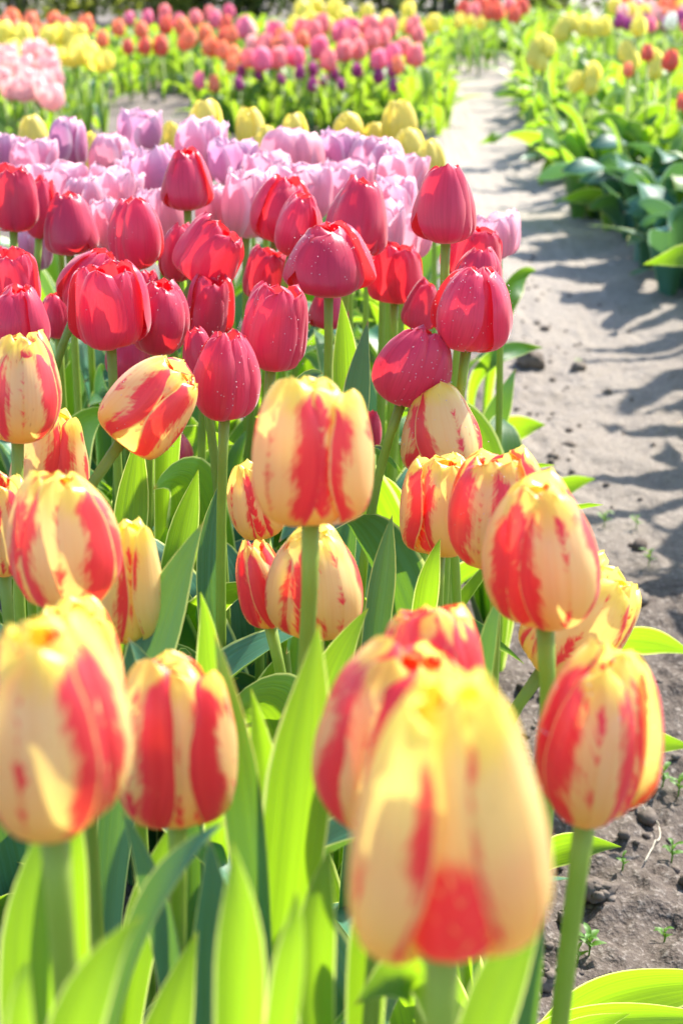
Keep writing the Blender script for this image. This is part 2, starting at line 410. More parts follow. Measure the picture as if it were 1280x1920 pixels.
def add_wild_leaves(root, n, rr, flop=0, avoid=False, scale=1.):
    a0 = rr.uniform(0, 360)
    for k in range(n):
        src = FLOP if k < flop else LEAVES
        o = link('leaf', rr.choice(src), root)
        sc = rr.uniform(.8, 1.15) * scale
        a = R(a0 + k * 137 + rr.uniform(-25, 25))
        if avoid and math.cos(a) > 0: a = math.pi - a
        o.location = (0, 0, -.004); o.rotation_euler = (0, 0, a); o.scale = (sc, sc, sc)

PLANT = {}
def tulip(key, cx, top, bot, w, kind, label, group, Hr=None, Z=None, tilt=0., toward=0., yaw=0., thr=.6, cen=-.4,
          lean=0., leany=None, leaves=3, dew=0, spread=0., tint=None, rad=.0037, lscale=1.12, more=1, cin=0):
    hpx = bot - top
    if Z is None: Z = FPX * Hr / hpx
    mpp = Z / FPX
    rr = random.Random(sum(ord(c) * (i + 3) for i, c in enumerate(key)))
    q = bloom_axis(tilt, toward)
    axis = q @ Vector((0, 0, 1)); W = w * mpp
    # real length of the bloom whose picture is hpx tall seen at this slant
    dep = PITCH + math.atan(((top + bot) / 2 - 960) / FPX)
    H = max(.8 * W, (hpx * mpp - .22 * W * math.sin(dep)) / (math.cos(dep) * max(.5, math.cos(R(abs(tilt))))))
    if abs(tilt) > 20: H = hpx * mpp * 1.12
    c = at(cx, (top + bot) / 2, Z)
    base = c - axis * (H * .5)
    gx = base.x - axis.x * .10 + lean; gy = base.y - axis.y * .1 + (rr.uniform(-.02, .03) if leany is None else leany)
    root = thing('tulip', label, 'tulip', (gx, gy, 0), group)
    add_stem(root, base + axis * H * .015, axis, rad)
    add_petals(root, base, q, W, H, kind, yaw, thr, cen, rr, spread, tint, cin)
    if dew: add_dew(root, base, q, W * 1.02, H, dew, rr)
    if leaves: add_wild_leaves(root, leaves + more, rr, 0, cx > 770 and Z < 2, lscale)
    PLANT[key] = root
    return root

GY = 'yellow and red flamed tulips in the front of the near bed'
GR = 'crimson tulips in the middle of the near bed'
GL = 'lilac pink tulips at the back of the near bed'
GM = 'lemon yellow tulips closing the near bed'
FLAMED = [
 # key, cx, top, bottom, width, kind, label, options
 ('Y1', 838, 1222, 1792, 400, 'flameo', 'largest cream yellow tulip, out of focus, with a red patch low in its middle', dict(Z=.41, yaw=62, thr=1.0, cen=.9, cin=.5, rad=.0048, leaves=2, toward=2)),
 ('B', 745, 1188, 1575, 315, 'flame', 'red sided tulip with lumpy yellow tips half hidden behind the largest tulip', dict(Z=.56, yaw=28, thr=.2, tilt=5, leaves=2)),
 ('A', 805, 1118, 1450, 235, 'flameb', 'tulip with a rose red top peeping over the two blurred front tulips', dict(Z=.66, yaw=10, thr=.30, cen=.3, leaves=3)),
 ('Y3', 88, 1135, 1562, 320, 'flame', 'big blurred peach tulip cut by the left edge with a white rimmed red petal', dict(Z=.48, yaw=-4, thr=.74, tilt=0, leaves=2, rad=.0045)),
 ('Y3b', 150, 1103, 1420, 165, 'flameb', 'tulip whose pale yellow tip shows above the big blurred peach tulip', dict(Z=.66, yaw=40, thr=.7)),
 ('Y4', 326, 1214, 1548, 226, 'flameb', 'squat yellow tulip with two broad red stripes beside the big blurred peach one', dict(Z=.64, yaw=-44, thr=.45, leaves=3, lean=-.035)),
 ('Y5', 114, 865, 1142, 222, 'flame', 'cream tulip with separate red flames on both flanks above the blurred peach one', dict(Z=.76, yaw=5, thr=.58, leaves=3)),
 ('Y6', 242, 958, 1208, 122, 'flameb', 'narrow pale yellow tulip with one orange seam tucked behind a red flanked bloom', dict(Z=.86, yaw=-48, thr=.88, leaves=3)),
 ('Y7', 2, 875, 1080, 115, 'flameb', 'red streaked tulip of which only the right half enters at the left edge', dict(Z=.95, yaw=10, thr=.5)),
 ('Y8', 36, 612, 832, 168, 'flame', 'freckled yellow tulip with a wide red band at the left edge below the crimson ones', dict(Z=.98, yaw=14, thr=.52, tilt=5, leaves=3)),
 ('Y9', 95, 752, 960, 150, 'ftaper', 'cream tulip with red lines on its pointed top behind the freckled left one', dict(Z=1.06, yaw=-35, thr=.62, tilt=8)),
 ('Y10', 286, 668, 842, 162, 'flameb', 'sideways leaning yellow tulip with red chevrons and brown freckles', dict(Z=1.02, yaw=-58, thr=.46, tilt=40, toward=-10, leaves=3, dew=50)),
 ('Y11', 582, 692, 986, 226, 'flameb', 'tall yellow tulip in the centre with one long red stripe down its front', dict(Z=.73, yaw=-44, thr=.68, lean=-.05, leaves=0, rad=.0042)),
 ('Y12', 478, 862, 1012, 100, 'flame', 'small peach bud half behind the tall red striped central tulip', dict(Z=1.04, yaw=-60, thr=.68, tilt=-12)),
 ('Y13', 590, 975, 1200, 188, 'flame', 'freckled peach tulip straight behind the stem of the central striped tulip', dict(Z=.92, yaw=35, thr=.74, leaves=2, lscale=.95)),
 ('Y13b', 487, 1008, 1180, 95, 'flame', 'narrow bloom with a rosy red flank leaning out left of a freckled peach tulip', dict(Z=.97, yaw=40, thr=.25, tilt=-12)),
 ('Y14', 828, 708, 890, 168, 'ftaper', 'cream tulip with a red margin and a pink cheek just under a crimson tulip', dict(Z=1.17, yaw=22, thr=.62, tilt=-8, dew=50, leaves=3)),
 ('Y15', 826, 838, 1042, 150, 'flameb', 'cream tulip with scarlet left edge at the left of the three crowded blooms', dict(Z=1.05, yaw=28, thr=.66, leaves=2)),
 ('Y16', 935, 832, 1066, 190, 'flameb', 'ragged tulip streaked with red feathers in the middle of the crowded blooms', dict(Z=.93, yaw=-30, thr=.42, leaves=2, dew=50)),
 ('Y17', 1012, 880, 1178, 222, 'flame', 'upright glowing tulip with red feathered left side and plain peach front', dict(Z=.74, yaw=18, thr=.66, tilt=-6, leaves=0, lean=-.02, rad=.0042)),
 ('Y18', 1092, 1048, 1272, 178, 'flameb', 'yellow tulip lying over to the right with red striped tip beside the path', dict(Z=.90, yaw=-10, thr=.8, tilt=34, leaves=2)),
 ('Y19', 1119, 1198, 1542, 238, 'flame', 'bloom at the bed edge with dewy red flanks and a clean yellow middle', dict(Z=.63, yaw=-4, thr=.56, tilt=4, leaves=0, lean=-.012, rad=.0042, dew=70)),
]
for k, cx, t, b, w, kind, lab, o in FLAMED: tulip(k, cx, t, b, w, kind, lab, GY, **o)
CRIMSON = [
 ('R1', 837, 303, 452, 118, 'redb', 'tall crimson tulip standing clear against the pale path', dict(Z=1.27, leaves=3, yaw=-5, lean=-.03)),
 ('R2', 350, 277, 391, 90, 'redb', 'dark crimson tulip rising alone among the lilac ones', dict(Z=1.55, yaw=15)),
 ('R3', 128, 357, 476, 104, 'redb', 'plump crimson tulip third from the left edge in front of the lilac ones', dict(Z=1.5, yaw=-10)),
 ('R4', 252, 365, 502, 98, 'red', 'slim crimson tulip with pale pink tip left of the solitary dark one', dict(Z=1.40, yaw=20, dew=20)),
 ('R5', 25, 308, 432, 88, 'redc', 'open topped crimson tulip touching the left edge', dict(Z=1.5, yaw=40, tilt=3)),
 ('R5b', 78, 330, 445, 56, 'red', 'crimson tulip squeezed between two plumper ones at upper left', dict(Z=1.6, yaw=0, tilt=8)),
 ('R6', 394, 418, 526, 112, 'redc', 'crimson tulip leaning right with a scarlet sunlit side', dict(Z=1.36, yaw=20, tilt=30)),
 ('R6b', 336, 416, 526, 70, 'red', 'crimson bloom hidden behind the right leaning one with the scarlet side', dict(Z=1.46, yaw=0, tilt=8)),
 ('R7', 530, 330, 452, 104, 'redd', 'crimson tulip tilted right, topmost of the pair left of the pointed tulip', dict(Z=1.5, yaw=25, tilt=14)),
 ('R8', 560, 360, 478, 92, 'redd', 'crimson tulip leaning right, lower of the pair beside the pointed tulip', dict(Z=1.42, yaw=-25, tilt=14)),
 ('R9', 668, 325, 478, 124, 'redb', 'large pointed crimson tulip with a dark red fold on its right', dict(Z=1.38, yaw=-15, tilt=8)),
 ('R10', 616, 415, 550, 156, 'redb', 'broad dewy pinkish crimson tulip with a wide flat base', dict(Z=1.27, yaw=8, dew=90, lean=-.015)),
 ('R11', 740, 452, 566, 95, 'redc', 'dusky crimson tulip with three petal tips, right of the broad dewy one', dict(Z=1.46, yaw=30)),
 ('R12', 886, 494, 657, 148, 'redd', 'dewy crimson tulip next to the path with a green base', dict(Z=1.17, yaw=-42, tilt=7, dew=110)),
 ('R13', 885, 418, 520, 104, 'redc', 'crimson tulip behind the dewy one nearest the path', dict(Z=1.36, yaw=20, tilt=8)),
 ('R13b', 895, 460, 570, 88, 'red', 'crimson bloom squeezed just above the dewy one nearest the path', dict(Z=1.26, yaw=-20, tilt=8)),
 ('R14', 790, 522, 616, 66, 'redb', 'small crimson tulip tilted behind a slanting stem', dict(Z=1.42, yaw=0, tilt=14)),
 ('R15', 779, 614, 758, 132, 'redd', 'dewy crimson tulip nodding right just above a cream tulip', dict(Z=1.17, yaw=-30, tilt=20, dew=110)),
 ('R16', 517, 532, 692, 130, 'redc', 'dew speckled crimson tulip directly above the central striped yellow one', dict(Z=1.14, yaw=8, tilt=7, dew=110)),
 ('R17', 425, 614, 786, 116, 'redd', 'lowest large crimson tulip, right of the sideways yellow one', dict(Z=1.08, yaw=-20, tilt=4, dew=90)),
 ('R17b', 372, 608, 712, 66, 'redb', 'crimson bloom half hidden at upper left of the lowest large crimson tulip', dict(Z=1.2, yaw=0, tilt=-8)),
 ('R18', 299, 520, 662, 116, 'red', 'smooth round crimson tulip above the sideways yellow tulip', dict(Z=1.24, yaw=5, tilt=8, dew=60)),
 ('R19', 205, 490, 650, 140, 'redc', 'bright scarlet crimson tulip with a lobed top, left of the smooth round one', dict(Z=1.20, yaw=-8, dew=20)),
 ('R20', 172, 470, 582, 104, 'redd', 'crimson tulip leaning over behind the bright lobed one', dict(Z=1.34, yaw=10, tilt=28)),
 ('R21', 25, 464, 582, 88, 'redc', 'frilly topped crimson tulip at the left edge, upper one', dict(Z=1.3, yaw=0)),
 ('R22', 36, 532, 665, 112, 'redd', 'purplish crimson tulip at the left edge above a freckled yellow one', dict(Z=1.16, yaw=-35, tilt=2)),
 ('R23', 392, 516, 632, 84, 'redc', 'crimson tulip with water blotches right of the smooth round one', dict(Z=1.34, yaw=15, tilt=6, dew=40)),
 ('R24', 240, 622, 712, 88, 'red', 'shaded crimson tulip low under the bright lobed one', dict(Z=1.36, yaw=0, tilt=10)),
 ('R25', 500, 464, 564, 86, 'redc', 'crimson tulip with scarlet left edge behind the broad dewy one', dict(Z=1.46, yaw=10, tilt=10)),
 ('R26', 618, 535, 614, 78, 'redb', 'scarlet bloom glimpsed behind the stem of the broad dewy one', dict(Z=1.55, yaw=10)),
 ('R27', 697, 768, 842, 38, 'red', 'tiny scarlet bud low down right of the central striped tulip', dict(Z=1.35, yaw=10, leaves=2)),
 ('R28', 326, 812, 862, 74, 'redb', 'dull red bloom low in the leaves under the sideways yellow tulip', dict(Z=1.42, yaw=10, leaves=2)),
 ('R29', 108, 545, 632, 66, 'red', 'dark crimson bloom in shade behind the leaning crimson one', dict(Z=1.42, yaw=0)),
 ('R30', 268, 505, 606, 66, 'redc', 'crimson bloom wedged between the lobed one and the smooth round one', dict(Z=1.36, yaw=0, tilt=6)),
]
for k, cx, t, b, w, kind, lab, o in CRIMSON: tulip(k, cx, t - 3, b + 3, w * 1.07, kind, lab, GR, **o)
LILAC = [
 (125, 218, 308, 74, 'mauve lilac tulip at upper left with a lemon bloom on its right', .05, 1.98), (268, 207, 280, 82, 'mauve tulip with a pale left petal, topmost of all lilac ones', .08, 2.15),
 (376, 218, 335, 90, 'pink lilac tulip with a white lip under a lemon tulip', .45, 1.93), (0, 248, 318, 60, 'mauve tulip cut by the left edge, highest of the lilac ones there', .2, 1.95),
 (62, 262, 325, 86, 'pink frilled lilac tulip low between the left edge and a mauve one', .5, 1.85), (112, 300, 385, 96, 'pale pink tulip just above a plump crimson one', .8, 1.72),
 (205, 250, 325, 80, 'light pink tulip with spread tips between two mauve ones', .7, 1.95), (212, 310, 410, 92, 'pale pink tulip above the slim crimson one', .85, 1.70),
 (286, 274, 372, 88, 'tall mauve lilac tulip left of the solitary dark crimson one', .25, 1.78), (304, 348, 450, 76, 'pink tulip behind the left side of the solitary crimson stem', .7, 1.62),
 (440, 258, 340, 80, 'greyish mauve tulip right of the white lipped one', .05, 1.85), (462, 318, 440, 98, 'large milky pink tulip in the middle of the lilac rows', .75, 1.62),
 (546, 240, 330, 112, 'pale pink many petalled tulip with white edges', .92, 1.90), (565, 308, 410, 106, 'pink lilac tulip behind the pair of tilted crimson tulips', .65, 1.66),
 (636, 245, 335, 76, 'mauve tulip right of the pale many petalled one', .0, 1.95), (704, 254, 345, 96, 'rosy lilac tulip below the tallest lemon tulips', .45, 1.85),
 (755, 285, 370, 84, 'pale pink tulip with loose right petals beside the path', .9, 1.75), (722, 370, 478, 72, 'pink tulip behind the large pointed crimson one', .8, 1.58),
 (400, 345, 430, 62, 'pale pink tulip right of the solitary dark crimson one', .85, 1.66), (205, 372, 470, 66, 'white edged pink tulip behind the slim crimson one', .95, 1.56),
 (60, 425, 500, 66, 'lilac tulip in shade under the upper left crimson ones', .3, 1.7), (932, 392, 472, 64, 'fallen open pink tulip at the path edge behind the crimson ones', .75, 1.62),
 (505, 285, 350, 76, 'rosy tulip between the milky pink and the many petalled one', .6, 1.80), (332, 300, 380, 70, 'lilac tulip right behind the solitary dark crimson one', .4, 1.85),
 (160, 330, 420, 80, 'pink tulip peeping between the plump and the slim crimson ones', .7, 1.66), (650, 300, 380, 84, 'lilac pink tulip right behind the large pointed crimson one', .5, 1.76),
 (30, 300, 380, 76, 'pink lilac tulip behind the open topped crimson one at the left edge', .6, 1.78), (770, 395, 470, 62, 'pale pink open bloom between two crimson ones near the path', .9, 1.6),
 (740, 330, 410, 74, 'pink tulip right of the large pointed crimson one', .6, 1.66), (250, 300, 350, 60, 'pink tulip wedged left of the tall mauve one', .7, 1.85),
]
for k, (cx, t, b, w, lab, tint, Z) in enumerate(LILAC):
    tulip('L%d' % k, cx, t - 4, b + 8, w * 1.12, 'lilac' if k % 3 else 'lilacb', lab, GL, Z=Z, tint=tint, yaw=rnd.uniform(0, 120), tilt=rnd.uniform(-5, 9),
          spread=(14 if 'open' in lab else rnd.uniform(-2, 5)), leaves=3)
LEMON = [
 (62, 212, 285, 56, 'lemon tulip alone at the far left behind the lilac ones', 2.4), (166, 243, 320, 44, 'lemon tulip tucked to the right of a mauve one', 2.15),
 (386, 180, 262, 64, 'lemon tulip above the white lipped lilac one', 2.4), (320, 224, 290, 42, 'lemon tulip squeezed between the topmost mauve and the white lipped one', 2.3),
 (467, 195, 282, 58, 'rounded lemon tulip, left one of the middle group', 2.38), (500, 230, 300, 50, 'lemon tulip lower in the middle group', 2.25),
 (553, 207, 270, 48, 'pale lemon tulip, right one of the middle group', 2.5), (652, 206, 275, 66, 'lemon tulip above the mauve one right of the many petalled bloom', 2.5),
 (748, 182, 268, 68, 'tallest and brightest lemon tulip near the path', 2.45), (766, 235, 305, 60, 'lemon tulip just below the tallest lemon one', 2.3),
 (808, 258, 330, 54, 'lemon tulip nearest the path over the pale pink one', 2.15), (702, 226, 275, 42, 'small lemon tulip left of the tallest lemon one', 2.5),
]
for k, (cx, t, b, w, lab, Z) in enumerate(LEMON):
    tulip('M%d' % k, cx, t, b, w, 'lemon', lab, GM, Z=Z, yaw=rnd.uniform(0, 120), tilt=rnd.uniform(-4, 6), leaves=3)

# ------------------------------------------------------------------ leaves placed where the photo shows them
def leafpx(key, tip, mid, wpx, roll=0., fold=.45, twist=0., mat='leaf', wav=.10, wtab=LEAF_W, base=None):
    if key[0] != 'E':
        L = math.hypot(mid[0] - tip[0], mid[1] - tip[1]); k = max(1, min(2.2, 2.5 * wpx / L)) if mid[1] - tip[1] > abs(mid[0] - tip[0]) else 1
        mid = (tip[0] + (mid[0] - tip[0]) * k, tip[1] + (mid[1] - tip[1]) * k, mid[2] + .12 * L * (k - 1) * mid[2] / FPX)
    if key[0] != 'E': tip = (tip[0], tip[1], mid[2] - .12 * (mid[1] - tip[1]) * mid[2] / FPX)
    root = PLANT[key]; P3 = at(*tip); Pm = at(*mid); P0 = root.location + (base or Vector((0, 0, .01)))
    tm = (Pm - P0).length / ((Pm - P0).length + (P3 - Pm).length); tm = min(.8, max(.3, tm))
    C = (Pm - P0 * (1 - tm) ** 2 - P3 * tm * tm) / (2 * tm * (1 - tm))
    wtab = [(0, .40), (tm * .4, .58), (tm * .8, .93), (tm, 1.), (tm + (1 - tm) * .3, .84), (tm + (1 - tm) * .55, .55), (tm + (1 - tm) * .78, .27), (tm + (1 - tm) * .93, .09), (1, .01)]
    if mat == 'leaf' and key[0] != 'E': fold = max(fold, .62) + .45 * (sum(tip[:2]) % 7) / 7; wpx *= 1.12
    sp = lambda t: P0 * (1 - t) ** 2 + C * 2 * t * (1 - t) + P3 * t * t
    d = (P3 - P0).normalized(); view = (CAM - Pm).normalized(); view.z = .0; view.normalize()
    if mat == 'leaf' and key[0] != 'E': view = (view * .55 - Vector((sdir.x, sdir.y, 0)).normalized() * .6).normalized(); roll *= .5
    hint = Quaternion(d, R(roll)) @ view
    v, f, u = leaf_geo(sp, hint, wpx * mid[2] / FPX, fold, twist, wav, seed=len(key) + tip[0], n=28, wtab=wtab)
    o = link('leaf', mesh_from('leaf', [p - root.location for p in v], f, u, M[mat]), root)
    return o
EDGE = [('E1', 985, 1700, 'low leafy plant at the bed edge behind the slanted front stem'), ('E2', 985, 2010, 'leafy plant whose broad blades fill the bottom right corner'),
        ('E3', 930, 1010, 'leafy plant with a blade pointing over the path behind the crowded blooms'), ('E4', 905, 850, 'leafy plant at the path edge beside the dewy crimson tulip'), ('E5', 1090, 1340, 'leafy plant whose blade points right under the lying yellow tulip')]
for k, px, py, lab in EDGE:
    p = on_ground(px, py); PLANT[k] = thing('leafy_plant', lab, 'tulip leaves', (p.x, p.y, 0))
HAND = [
 ('Y11', (598, 1168, .68), (566, 1480, .66), 122, 12, .35, 0, 'leaf'),
 ('Y11', (402, 1183, .70), (462, 1500, .66), 96, -50, .5, .3, 'blue_leaf'),
 ('Y11', (470, 1290, .74), (505, 1500, .70), 60, 20, .5, 0, 'leaf'),
 ('Y4', (434, 1580, .50), (455, 1800, .495), 96, 15, .6, 0, 'leaf'),
 ('Y4', (556, 1668, .50), (548, 1850, .49), 76, -28, .8, 0, 'leaf'),
 ('Y4', (424, 1540, .60), (290, 1690, .57), 70, -62, .55, 0, 'blue_leaf'),
 ('Y4', (390, 1560, .66), (405, 1760, .64), 110, -40, .4, .3, 'blue_leaf'),
 ('Y3', (267, 1716, .47), (195, 1835, .46), 96, 25, .5, 0, 'leaf'),
 ('Y4', (370, 1745, .58), (338, 1870, .58), 100, 5, .8, 0, 'leaf'),
 ('Y3b', (92, 1520, .56), (72, 1690, .555), 108, 8, .3, 0, 'leaf'),
 ('Y3b', (145, 1500, .56), (143, 1640, .56), 46, 10, .3, 0, 'leaf'),
 ('Y3', (52, 1800, .46), (50, 1880, .46), 64, -20, .7, 0, 'leaf'),
 ('Y3b', (228, 1520, .68), (300, 1700, .66), 80, -40, .5, 0, 'blue_leaf'),
 ('Y3b', (330, 1535, .78), (270, 1720, .75), 66, 30, .5, 0, 'leaf'),
 ('Y5', (382, 978, .90), (318, 1130, .86), 92, -30, .35, .2, 'blue_leaf'),
 ('Y6', (376, 1110, .84), (402, 1250, .80), 76, -30, .7, 0, 'leaf'),
 ('Y6', (240, 1195, .80), (285, 1290, .80), 66, 25, .4, 0, 'blue_leaf'),
 ('Y13', (735, 965, 1.0), (712, 1110, .97), 58, 10, .5, .2, 'blue_leaf'),
 ('Y13', (690, 1140, .92), (645, 1230, .88), 70, -15, .5, 0, 'leaf'),
 ('Y15', (825, 1010, .99), (800, 1120, .97), 44, 10, .4, 0, 'leaf'),
 ('Y17', (940, 1120, .84), (915, 1220, .82), 40, -40, .6, 0, 'blue_leaf'),
 ('E5', (1300, 1228, 1.62), (1200, 1196, 1.62), 72, 20, .5, 0, 'leaf'),
 ('E5', (1300, 1400, 1.5), (1215, 1388, 1.5), 50, -20, .5, 0, 'leaf'),
 ('E1', (1164, 1588, 1.34), (1060, 1588, 1.34), 66, -15, .7, 0, 'leaf'),
 ('Y1', (1036, 1680, .52), (950, 1830, .51), 92, 30, .4, 0, 'leaf'),
 ('Y19', (1018, 1690, .66), (1000, 1830, .64), 56, -45, .5, 0, 'blue_leaf'),
 ('B', (664, 1885, .56), (800, 1830, .58), 130, -70, .4, 0, 'leaf'),
 ('B', (900, 1640, .55), (930, 1830, .54), 60, 20, .4, 0, 'blue_leaf'),
 ('A', (620, 1590, .58), (600, 1730, .58), 70, 30, .5, 0, 'leaf'),
 ('A', (735, 1560, .62), (700, 1750, .60), 80, 10, .5, 0, 'leaf'),
 ('E2', (1460, 1860, 1.12), (1190, 1850, 1.12), 130, 0, .5, .2, 'leaf'),
 ('E2', (1400, 1915, 1.06), (1150, 1905, 1.06), 80, -10, .7, 0, 'leaf'),
 ('E2', (1182, 1900, 1.0), (1090, 1925, 1.0), 70, 10, .6, 0, 'leaf'),
 ('E4', (966, 690, 1.98), (930, 780, 2.0), 50, -40, .6, .3, 'blue_leaf'),
 ('E4', (1022, 797, 2.06), (965, 800, 2.06), 54, 20, .7, 0, 'leaf'),
 ('E4', (1018, 652, 2.3), (950, 660, 2.2), 34, -30, .5, 0, 'leaf'),
 ('E3', (1116, 898, 2.1), (1060, 908, 2.08), 46, 20, .6, 0, 'leaf'),
 ('E4', (1004, 508, 2.5), (965, 530, 2.4), 46, 20, .6, 0, 'leaf'),
 ('R16', (606, 700, 1.2), (560, 735, 1.18), 46, -60, .4, 0, 'blue_leaf'),
 ('R15', (690, 600, 1.3), (668, 760, 1.26), 60, -30, .5, 0, 'blue_leaf'),
 ('R10', (640, 560, 1.4), (650, 700, 1.36), 48, 20, .5, 0, 'leaf'),
 ('Y10', (262, 800, 1.12), (255, 900, 1.10), 66, 10, .3, 0, 'leaf'),
 ('Y10', (372, 880, 1.2), (352, 970, 1.18), 56, 25, .6, 0, 'leaf'),
 ('Y12', (420, 890, 1.2), (400, 1040, 1.15), 60, -25, .5, 0, 'blue_leaf'),
 ('R18', (330, 640, 1.36), (322, 760, 1.32), 50, 10, .5, 0, 'leaf'),
]
for h in HAND: leafpx(*h)

# ------------------------------------------------------------------ ground
def lines(segs):
    xs = []
    for a, b, st in segs:
        n = max(1, round((b - a) / st)); xs += [a + (b - a) * k / n for k in range(n)]
    xs.append(segs[-1][1]); return xs
def path_edges(y):
    l = interp([(-5, .12), (1, .16), (1.4, .21), (2.3, .31), (3.8, .385), (6.7, .46), (8.5, .56), (11, .78), (16, 1.3)], y)
    r = interp([(-5, .62), (1, .66), (3.7, .70), (5.8, .68), (7.5, .74), (9, .84), (11, 1.02), (16, 1.6)], y)
    return l, r
def ground_z(x, y):
    l, r = path_edges(min(max(y, -5), 16))
    t = min((x - l), (r - x)); on = 1 / (1 + math.exp(min(60, max(-60, -t / .035))))
    z = .02 * (1 - on)
    if y < 12 and abs(x) < 4:
        n1 = noise.noise(Vector((x * 3, y * 3, 0))); n2 = noise.noise(Vector((x * 14, y * 14, 3))); n3 = noise.noise(Vector((x * 46, y * 46, 8))); n4 = noise.noise(Vector((x * 110, y * 110, 5)))
        rough = 1.6 - .95 * on * min(1, max(0, (y - 1.4) / .8))
        z += .012 * n1 + rough * (.011 * n2 + .007 * max(n3, -.2) + .0028 * n4)
    return z - .006
xs = lines([(-90, -8, 12), (-8, -1.5, .5), (-1.5, .1, .06), (.1, .62, .0055), (.62, 1.1, .03), (1.1, 4, .25), (4, 90, 12)])
ys = lines([(-30, 0, 6), (0, .95, .08), (.95, 1.75, .006), (1.75, 3.2, .011), (3.2, 5, .03), (5, 12, .12), (12, 20, 1), (20, 160, 20)])
V = [(x, y, ground_z(x, y)) for y in ys for x in xs]
s = NT('garden_soil'); ge = s.node('ShaderNodeNewGeometry'); sp = s.node('ShaderNodeSeparateXYZ'); s.t.links.new(ge.outputs['Position'], sp.inputs[0])
pos = ge.outputs['Position']
n1 = s.noise(pos, 5., 3.); n2 = s.noise(pos, 34., 4., .6); n3 = s.noise(pos, 170., 3., .6)
dry = s.math('ADD', s.smooth(sp.outputs[1], 1.5, 2.6), s.math('MULTIPLY', s.math('SUBTRACT', n1, .5), .9))
inpath = s.smooth(s.math('ADD', sp.outputs[0], s.math('MULTIPLY', s.math('SUBTRACT', n2, .5), .10)), .20, .36)
dryf = s.smooth(s.math('MULTIPLY', dry, s.smooth(inpath, 0., 1., .35, 1.)), .15, .75)
c = s.mix(dryf, s.mix(n2, (.055, .042, .034), (.115, .092, .078)), s.mix(s.smooth(s.math('ADD', sp.outputs[1], s.math('MULTIPLY', n1, 1.5)), 3.2, 5.6), s.mix(n2, (.138, .116, .098), (.235, .205, .178)), s.mix(n2, (.22, .193, .162), (.345, .31, .27))))
c = s.mix(s.math('MULTIPLY', s.smooth(n3, .5, .75), .35), c, (.52, .47, .42))
c = s.mix(s.math('MULTIPLY', s.smooth(n3, .28, .42, 1., 0.), .5), c, (.06, .045, .035))
vb = s.vor(pos, 55.).outputs['Distance']
nm = s.bump(s.math('ADD', s.math('MULTIPLY', n2, .7), s.math('ADD', s.math('MULTIPLY', n3, .5), s.math('MULTIPLY', vb, .25))), .7, .012)
M['soil'] = s.surf(c, None, 0, .85, .25, nm)
gr = link('ground', mesh_from('ground', V, grid_faces(len(xs), len(ys)), None, M['soil'])); tag(gr, None, None, None, 'structure')

s = NT('crumb_soil'); tc = s.node('ShaderNodeTexCoord'); n1 = s.noise(tc.outputs['Object'], 90., 3.); n0 = s.noise(tc.outputs['Object'], 3., 1.)
M['crumb'] = s.surf(s.mix(n1, (.075, .058, .048), s.mix(s.smooth(n0, .4, .6), (.16, .13, .11), (.27, .23, .19))), None, 0, .9, .2, s.bump(n1, .8, .004))
ICO_V = None
def ico():
    global ICO_V
    if ICO_V is None:
        import bmesh
        bm = bmesh.new(); bmesh.ops.create_icosphere(bm, subdivisions=2, radius=1); 
        ICO_V = ([v.co.copy() for v in bm.verts], [tuple(v.index for v in f.verts) for f in bm.faces]); bm.free()
    return ICO_V
def lump(c, r, rr, V, F, sub=1.):
    vs, fs = ico(); b = len(V); ph = rr.uniform(0, 99); sq = Vector((rr.uniform(.8, 1.3), rr.uniform(.8, 1.2), rr.uniform(.55, .9)))
    for v in vs:
        k = 1 + .45 * noise.noise(v * 1.3 + Vector((ph, 0, 0))) + .22 * noise.noise(v * 3.5 + Vector((0, ph, 0)))
        V.append(c + Vector((v.x * sq.x, v.y * sq.y, v.z * sq.z)) * (r * k))
    F += [tuple(b + i for i in f) for f in fs]
V, F = [], []; rr = random.Random(5)
for k in range(1500):
    y = 1.0 + 3.2 * rr.random() ** 2.; l, r = path_edges(y)
    x = l + rr.gauss(.01, .05) if rr.random() < .45 else rr.uniform(l - .06, l + .34)
    sz = min(.014, .0016 * math.exp(rr.gauss(0, .75))) * (1. if x < l + .12 or y < 1.7 else .6)
    if sz > .003: lump(Vector((x, y, ground_z(x, y) + sz * .25)), sz, rr, V, F)
o = link('soil_crumbs', mesh_from('soil_crumbs', V, F, None, M['crumb'])); tag(o, 'crumbs of dry earth scattered along the bed edge', 'soil', None, 'stuff')
for px, py, r, lab in [(1115, 1690, .0135, 'fist like clod of dark earth on the soil right of the front stem'),
                       (1012, 1850, .012, 'crumbly clod of earth behind the lower part of the slanted front stem'),
                       (992, 690, .022, 'dark clod of earth on the bed edge beside the crimson tulips'),
                       (1058, 1740, .008, 'small clod of earth below the fist like one')]:
    p = on_ground(px, py); V, F = [], []
    lump(Vector((0, 0, r * .55)), r, rr, V, F)
    for k in range(26):
        d = Vector((rr.gauss(0, 1), rr.gauss(0, 1), rr.gauss(.2, .8))).normalized() * r * rr.uniform(.6, 1.)
        lump(d + Vector((0, 0, r * .5)), r * rr.uniform(.12, .42), rr, V, F)
    o = link('soil_clod', mesh_from('soil_clod', V, F, None, M['crumb'])); o.location = (p.x, p.y, ground_z(p.x, p.y)); tag(o, lab, 'clod')

